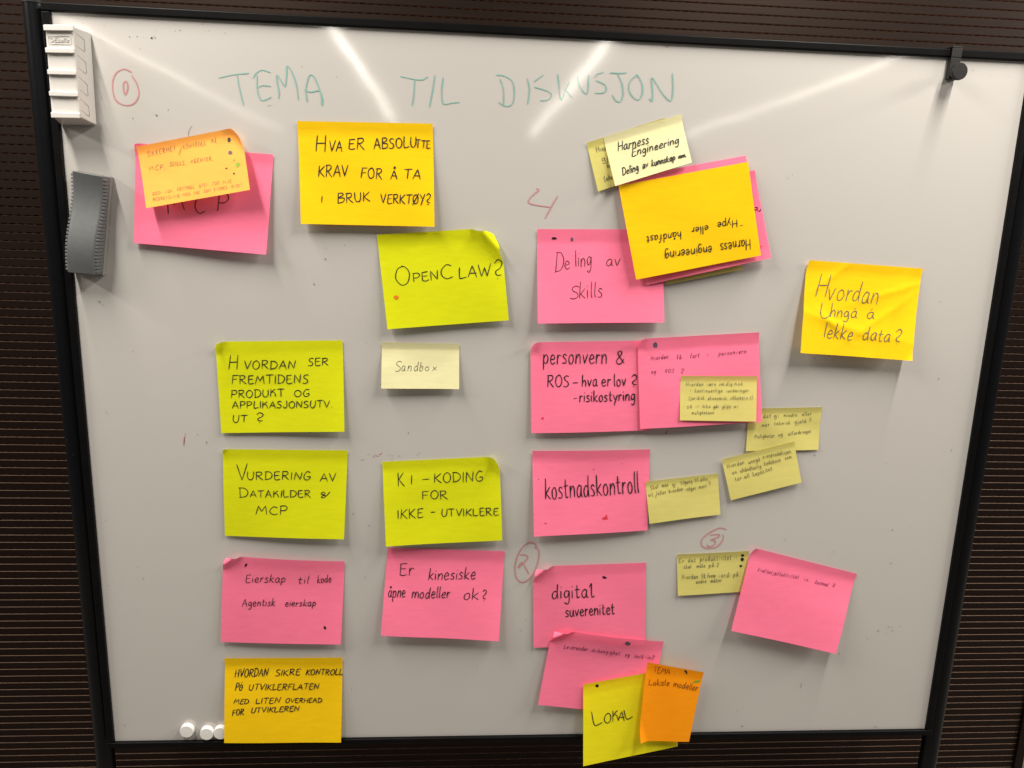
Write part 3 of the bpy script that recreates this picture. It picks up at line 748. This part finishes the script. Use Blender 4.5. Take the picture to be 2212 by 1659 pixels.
note(CANARY, 'canary sticky note tilted upward about overproduction, lowest corner hanging left', [(1559, 992), (1715.25, 952.75), (1731.5, 1042), (1578.5, 1080.75)], (4, 4, 8, 6), 23,
     [('22', 'Hvordan', 1862, 728, 2005, 688, 44), ('22', 'unngå', 2045, 690, 2142, 662, 42), (D, 'overproduksjon,', 1648, 990, 1710, 977, 11), ('22', 'en', 1905, 782, 1942, 772, 40), ('22', 'uhåndterlig', 1975, 765, 2152, 722, 42), (D, 'kodebase', 1651, 1005, 1686, 996, 11), ('32', 'som', 148, 655, 202, 640, 38), ('22', 'tar', 1930, 840, 1985, 824, 42), ('22', 'all', 2010, 816, 2052, 804, 42), (D, 'kapasitet', 1627, 1029, 1668, 1015, 11)],
     w=0.85, pen=FINE_INK, wave=.0006, slant=0.1)
note(PINK, 'deep pink sticky note with one long word in large rounded letters', [(1149.75, 972.75), (1403.5, 969.5), (1399, 1146), (1153.5, 1159.5)], (1, 1, 7, 15), 24,
     [('22', 'kostnadskontroll', 288, 998, 1098, 938, 175)],
     [('22', 805, 1160, 25, 14, RED_INK), ('22', 815, 1140, 7, 12, RED_INK), ('22', 290, 1203, 12, 5, RED_INK), ('22', 230, 823, 4, 4, BLACK_INK), ('22', 705, 737, 4, 4, BLACK_INK), ('22', 950, 687, 3, 3, BLACK_INK)], w=2.3, jit=.5, slant=0.02, bulge=0.003, lean=.0035, alt='')
note(CANARY, 'canary sticky note with two lines at its top, overlapping a deep pink note', [(1394, 1040), (1551, 1022), (1556, 1111), (1402.75, 1131)], (4, 1, 5, 8), 25,
     [('22', 'Skal', 1198, 914, 1264, 900, 42), ('22', 'man', 1297, 892, 1350, 882, 42), ('22', 'gi', 1388, 885, 1418, 876, 42), ('22', 'tilgang', 1457, 868, 1556, 852, 42), ('22', 'til', 1580, 845, 1606, 840, 42), ('22', 'alle,', 1627, 842, 1700, 830, 42),
      ('22', 'evt.', 1182, 976, 1224, 966, 40), ('22', '/', 1240, 975, 1256, 972, 52), ('22', 'eller', 1262, 960, 1332, 946, 42), ('22', 'hvordan', 1357, 942, 1476, 918, 42), ('22', 'velger', 1497, 924, 1590, 908, 40), ('22', 'man', 1615, 902, 1678, 888, 40), ('22', '?', 1700, 868, 1714, 866, 30)],
     w=0.85, pen=FINE_INK, wave=.0006, slant=0.1)

# lower right
note(PINK, 'pink sticky note with two large rounded words, beneath the tilted pink supplier note', [(1151, 1223), (1395.5, 1214.5), (1394, 1392), (1152.75, 1400.5)], (3, 1, 5, 7), 26,
     [('23', 'digital', 345, 198, 708, 182, 118), ('23', 'suverenitet', 462, 354, 885, 325, 98)],
     [('23', 800, 14, 18, 9, BLACK_INK), ('23', 792, 6, 12, 6, BLACK_INK)], w=2.2, jit=.5, slant=0.02, alt='l', curls=[(0, .038, .030, (1.2, 1.1))])
note(PINK, 'tilted pink sticky note with one thin line and a grey dot, behind a lemon note', [(1194, 1356), (1433.5, 1384.75), (1403.5, 1549), (1162, 1522)], (6, 2, 12, 12), 27,
     [('23', 'Leverandør', 447, 626, 652, 645, 42), ('23', '-', 668, 660, 684, 662, 40), ('23', 'avhengighet', 692, 652, 928, 682, 42), ('23', 'og', 975, 692, 1012, 696, 40), ('23', 'lock-in?', 1055, 704, 1218, 722, 44)],
     [('23', 1000, 583, 25, 17, GREY_INK)], w=1.0, pen=PURPLE_INK, slant=0.25, curls=[(0, .040, .028, (1.15, 1.1))], bulge=0.007)
note(LEMON, 'lemon yellow sticky note hanging below the board edge, partly under an orange note', [(1260, 1476.75), (1462, 1440), (1464, 1612), (1260, 1656)], (12, 13, 14, 30), 28,
     [('23', 'L', 708, 1300, 782, 1276, 130), ('23', 'O', 792, 1272, 855, 1270, 88), ('23', 'K', 868, 1258, 925, 1250, 92), ('23', 'A', 915, 1252, 972, 1248, 80), ('23', 'L', 982, 1240, 1042, 1218, 80)],
     [('23', 735, 948, 14, 13, BLACK_INK)], w=1.9, slant=0.08, alt='K', p=1.1, stick=.05)
note(ORANGE, 'orange upright sticky note over the lower board edge with green and black marks', [(1398, 1429.25), (1520, 1451), (1488.5, 1602.5), (1378, 1600)], (18, 17, 24, 27), 29,
     [('23', 'TEMA', 1218, 832, 1362, 848, 50), ('23', ':', 1398, 850, 1408, 850, 50), ('23', 'Lokale', 1180, 942, 1356, 948, 52), ('23', 'modeller', 1392, 955, 1600, 990, 56)],
     [('23', 1500, 822, 12, 9, BLACK_INK, .6), ('23', 1508, 836, 12, 7, BLACK_INK, 1.1), ('23', 1597, 910, 29, 9, GREEN_INK, -.2)], w=1.1, pen=BROWN_INK, slant=0.1, curls=[(3, .022, .05, 1.0)])
note(CANARY, 'canary sticky note with three black voting dots, beside the tilted pink note', [(1462, 1196.5), (1617, 1189), (1617, 1277.5), (1464.75, 1287.25)], (0.8, 0.8, 4, 5), 30,
     [('22', 'Er', 1440, 1543, 1487, 1541, 42), ('22', 'det', 1520, 1539, 1586, 1536, 46), ('22', 'produktivitet', 1625, 1531, 1892, 1513, 50), ('22', 'vi', 1915, 1506, 1942, 1504, 38), ('22', 'skal', 1485, 1594, 1547, 1590, 42), ('22', 'måle', 1595, 1588, 1668, 1582, 42), ('22', 'på', 1700, 1582, 1744, 1578, 44), ('22', '?', 1768, 1578, 1784, 1577, 36),
      (D, 'Hvordan', 1473, 1251, 1507, 1249, 11), (D, 'få', 1516, 1249, 1523, 1248, 12), (D, 'frem', 1528, 1248, 1545, 1247, 12), (D, 'verdi', 1552, 1247, 1577, 1246, 12), (D, 'på', 1584, 1245, 1594, 1244, 12), ('23', 'andre', 1590, 64, 1678, 56, 40), ('23', 'måter', 1716, 56, 1810, 48, 40)],
     [('22', 1993, 1480, 14, 12, BLACK_INK), ('22', 1990, 1515, 14, 16, BLACK_INK), ('22', 1976, 1572, 13, 10, BLACK_INK)], w=0.95, pen=FINE_INK, wave=.0006, slant=0.1, bulge=.001)
note(PINK, 'large pink sticky note tilted clockwise at lower right with one tiny line of writing', [(1624.75, 1181.5), (1850.75, 1238.75), (1805.25, 1412), (1579.75, 1363)], (5, 1, 22, 18), 31,
     [(D, 'Kvalitet', 1636, 1233, 1666, 1240, 9.5), (D, '/', 1668, 1242, 1672, 1243, 11), (D, 'effektivitet', 1673, 1242, 1724, 1249, 9.5), (D, 'vs.', 1736, 1254, 1747, 1256, 9), (D, 'kostnad', 1760, 1260, 1787, 1266, 9.5), (D, '?', 1797, 1267, 1802, 1268, 8)], w=0.9, pen=PURPLE_INK, slant=0.25, curls=[(0, .012, .02, 1.2)])
note(YELLOW, 'golden yellow sticky note at lower left, overlapping bottom rail and a magnet', [(485.5, 1420.5), (740, 1419), (736.75, 1603.5), (484, 1605.5)], (1, 1, 13, 16), 32,
     [(D, 'HVORDAN', 507, 1463, 578, 1460, 17), ('13', 'SIKRE', 168, 864, 380, 852, 52), ('13', 'KONTROLL', 430, 856, 750, 850, 50), ('03', 'PÖ', 2030, 992, 2092, 990, 66), (D, 'UTVIKLERFLATEN', 537, 1491, 688, 1488, 12.5), ('03', 'MED', 2020, 1102, 2145, 1105, 45), (D, 'LITEN', 552, 1520, 604, 1518, 11.5), ('13', 'OVERHEAD', 252, 1094, 568, 1090, 38), ('03', 'FOR', 2008, 1206, 2105, 1196, 50), (D, 'UTVIKLEREN', 542, 1540, 646, 1535, 11)],
     w=1.9, slant=0.22, wave=.001)


# ------------------------------------------------------------------ white pen holder
def quad(ij, s, lift): return [at(*T(ij, *p), lift) for p in pts(s)]


holder = empty('pen_holder', at(150, 165, 0.0))
tag(holder, 'white plastic pen holder with ribbed front at the upper left of the whiteboard', 'pen holder')
HB = 0.0075
base_r = [at(192.5, 68, HB), at(206, 270, HB)]
front = quad('00', '388,222 630,226 688,1010 446,1005', 0.044)
wbase = 0.0525
b_tr, b_br = base_r
ax = (front[1] - front[0]); ax /= np.linalg.norm(ax); ax = np.array([ax[0], 0, ax[2]])
back = [b_tr - ax * wbase, b_tr, b_br, b_br - ax * wbase]
mb = MB(); mb.hexa([p + np.array([0, 0.003, 0]) for p in back], back)
# flat foot, then the tapering body
mb2 = MB(); mb2.hexa([p * np.array([1, 0, 1]) + np.array([0, -HB + 0.003 + .003, 0]) for p in back], front)
mb2.build('body', WHITE_PL, holder, bevel=0.0022, seg=3)
for s in ('372,212 632,216 636,268 378,265', '388,410 642,416 647,462 393,457', '406,598 658,607 662,650 411,644', '421,785 673,796 677,838 426,830', '437,967 692,976 690,1024 443,1019'):
    f = quad('00', s, 0.0485); b = quad('00', s, 0.040)
    m2 = MB(); b = [q + (np.array([ax[0], 0, ax[2]]) * (0.0012 if i in (1, 2) else 0.0)) for i, q in enumerate(b)]
    m2.hexa(b, f); m2.build('lip', WHITE_PL, holder, bevel=0.0013, seg=3)


def side_pt(a, b):
    """a: 0 front .. 1 base on the right side wall, b: 0 top .. 1 bottom"""
    fr_ = front[1] + (front[2] - front[1]) * b; bk_ = b_tr + (b_br - b_tr) * b
    return fr_ + (bk_ - fr_) * a


for (q0, q1) in ((0.06, 0.235), (0.30, 0.475), (0.54, 0.715), (0.78, 0.94)):
    m2 = MB(); path = [side_pt(0.12, q0), side_pt(0.62, q0 + 0.045), side_pt(0.66, q0 + .06), side_pt(0.66, q1 - .01), side_pt(0.62, q1), side_pt(0.12, q1 - 0.035)]
    for a, b in zip(path[:-1], path[1:]):
        m2.tube(a, b, 0.0004, 8)
    m2.build('side_moulding', WHITE_PL, holder, smooth=True)
# embossed maker's badge on the top section
mm_ = lambda px, extra: np.array([at(p[0], p[1], 0.0445) for p in px])
ink = Ink(random.Random(5))
P_ = [T('00', *p) for p in pts('420,312 600,310 610,320 614,370 605,382 430,378 420,370 415,322 420,312')]
ink.stroke(P_, 0.6, False)
word(ink, 'Esselte', T('00', 470, 362), T('00', 590, 362), 10, 1.1, 0.15, jit=0)
ink.stroke(catmull([T('00', *p) for p in pts('435,325 455,330 460,350 440,358')]), 1.0)
em = ink.build('embossed_badge', mm_, WHITE_PL, holder)
em.modifiers.new('s', 'SOLIDIFY').thickness = 0.0006

# ------------------------------------------------------------------ grey wave-shaped eraser
er = empty('board_eraser', at(190, 490, 0.0))
tag(er, 'grey wave-shaped board eraser with ribbed edges at the left edge of the whiteboard', 'eraser')
E_TL, E_TR, E_BR, E_BL = [at(*p, 0.034) for p in ((151.5, 368), (221.5, 381), (204.5, 594), (141.5, 588.5))]
def hgt(v):    # height of the top along its length
    return 0.034 - 0.0075 * math.sin(v * math.pi * 1.15) ** 2 * (v < .87) * (1 if v < .43 else -1) if False else 0.0335 - 0.0065 * math.sin((v * 1.02) * 2 * math.pi) * (1 - 0.15 * v)
n = 44; prof = []
for k in range(n + 1):
    v = k / n
    l = E_TL + (E_BL - E_TL) * v; r = E_TR + (E_BR - E_TR) * v
    prof.append((l, r, hgt(v)))
b_off = at(242, 380, 0.006) - at(221.5, 381, 0.034)
mb = MB(); n2 = 8
for k, (l, r, h) in enumerate(prof):
    w = r - l; wn = w / np.linalg.norm(w); a = 0.004
    row = [(l - wn * .001, 0.009), (l - wn * .001, h - 0.008), (l + wn * .003, h - .001), (l + wn * .009, h), (r - wn * .009, h), (r - wn * .003, h - .001), (r + wn * .001, h - .008), (r + wn * .001, .009)]
    mb.v += [(p[0], -q, p[2]) for p, q in row]
for k in range(n):
    for i in range(n2 - 1):
        mb.f.append((k * n2 + i, (k + 1) * n2 + i, (k + 1) * n2 + i + 1, k * n2 + i + 1))
mb.f.append(tuple(range(n2))); mb.f.append(tuple(n * n2 + i for i in range(n2 - 1, -1, -1)))
mb.build('grip_body', GREY_PL, er, bevel=0.0012, seg=2)
N = 27
ribs = {-1: MB(), 1: MB()}
for k in range(N):
    v = 0.035 + 0.93 * k / (N - 1)
    l = E_TL + (E_BL - E_TL) * v; r = E_TR + (E_BR - E_TR) * v; h = hgt(v)
    wn = (r - l) / np.linalg.norm(r - l); dn = (E_BL - E_TL) / np.linalg.norm(E_BL - E_TL); hw = dn * 0.0019
    for e, sg in ((l, -1), (r, 1)):
        o1 = e + wn * sg * 0.0022; o0 = e - wn * sg * 0.0105
        top = -h - 0.0002
        A = [np.array([o0[0], -h + 0.004, o0[2]]), np.array([o1[0], -h + 0.004, o1[2]])]
        q0 = [o0 - hw, o1 - hw, o1 + hw, o0 + hw]
        if sg < 0:
            q0 = [q0[1], q0[0], q0[3], q0[2]]
        back_ = [np.array([p[0], -0.014, p[2]]) for p in q0]
        fr_ = [np.array([p[0], top if i in ((0, 3) if sg > 0 else (1, 2)) else -h + 0.0045, p[2]]) for i, p in enumerate(q0)]
        ribs[sg].hexa(back_, fr_)
for rib in ribs.values():
    rib.build('grip_ridge_row', GREY_PL, er, bevel=0.0007, seg=2)
ft = MB()
q = [np.array([p[0], 0, p[2]]) for p in (E_TL, E_TR, E_BR, E_BL)]
wn = (q[1] - q[0]) / np.linalg.norm(q[1] - q[0]); dn = (q[3] - q[0]) / np.linalg.norm(q[3] - q[0])
q = [q[0] - wn * .002 - dn * .001, q[1] + wn * .002 - dn * .001, q[2] + wn * .002 + dn * .002, q[3] - wn * .002 + dn * .002]
ft.hexa([p + np.array([0, -0.0004, 0]) for p in q], [p + np.array([0, -0.010, 0]) for p in q])
ft.build('felt_pad', FELT, er, bevel=0.001)

# ------------------------------------------------------------------ hook clamped over the top rail
hk = empty('hanging_hook', at(2065, 150, 0.0))
tag(hk, 'black hook with a round knob hung over the top rail at upper right', 'hook')
mb = MB()
t0 = quad('30', '1590,418 1676,424', FR + 0.0022)
z_top = max(TLc[2], TRc[2]) + 0.0
xa = t0[0][0]; xb = t0[1][0]
lo = quad('30', '1545,690 1628,692', 0.0045)
zt = t0[0][2]; zl = lo[0][2]
for (za, zb, ya, yb) in ((zt + 0.0005, TRc[2] - 0.001, -FR - 0.0042, -FR - 0.0012),):
    mb.box(xa, xb, ya, yb, zb, za)
mb.box(xa, xb, -FR - 0.0042, 0.021, zt + 0.0005, zt + 0.0035)
mb.build('strap', CLIPM, hk, bevel=0.0008)
mb = MB(); mb.box(xa, xb, -0.0103, -0.0010, zl, TRc[2] - 0.0012); mb.build('back_plate', CLIPM, hk, bevel=0.001)
kc = at(*T('30', 1662, 614), 0.031)
mb = MB(); lathe_disc(mb, kc, [(0.006, 0.009), (0.006, 0.021), (0.0115, 0.0235), (0.0128, 0.025), (0.0128, 0.0295), (0.0118, 0.031), (0.0, 0.0311)])
mb.build('knob', CLIPM, hk, bevel=0.0)
for p in COL.objects[-1].data.polygons: p.use_smooth = False

# ------------------------------------------------------------------ magnets
MG = [((403.5, 1581), 'white round magnet, leftmost and slightly apart from the touching pair'),
      ((446, 1588), 'white round magnet in the middle of the three, on the bottom edge'),
      ((475.5, 1586.5), 'white round magnet half hidden behind the golden yellow note')]
first = None
for (px, lab) in MG:
    c = at(px[0] - 1.0, px[1] - 0.0, 0.0095 if first is None else 0.0115)
    if first is None:
        mb = MB(); lathe_disc(mb, c, [(0.0112, 0.0), (0.0120, 0.0008), (0.0118, 0.0085), (0.0112, 0.0093), (0.0, 0.0095)])
        o = mesh_obj('magnet', mb.v, mb.f, MAGNET, None, True, origin=(c[0], 0, c[2])); first = o
        md = o.modifiers.new('edge', 'EDGE_SPLIT'); md.split_angle = math.radians(40)
    else:
        o = first.copy(); o.location = (c[0], 0.0 if px[0] > 470 else -0.0, c[2]); COL.objects.link(o)
    tag(o, lab, 'magnet', 'white magnets along the bottom rail')
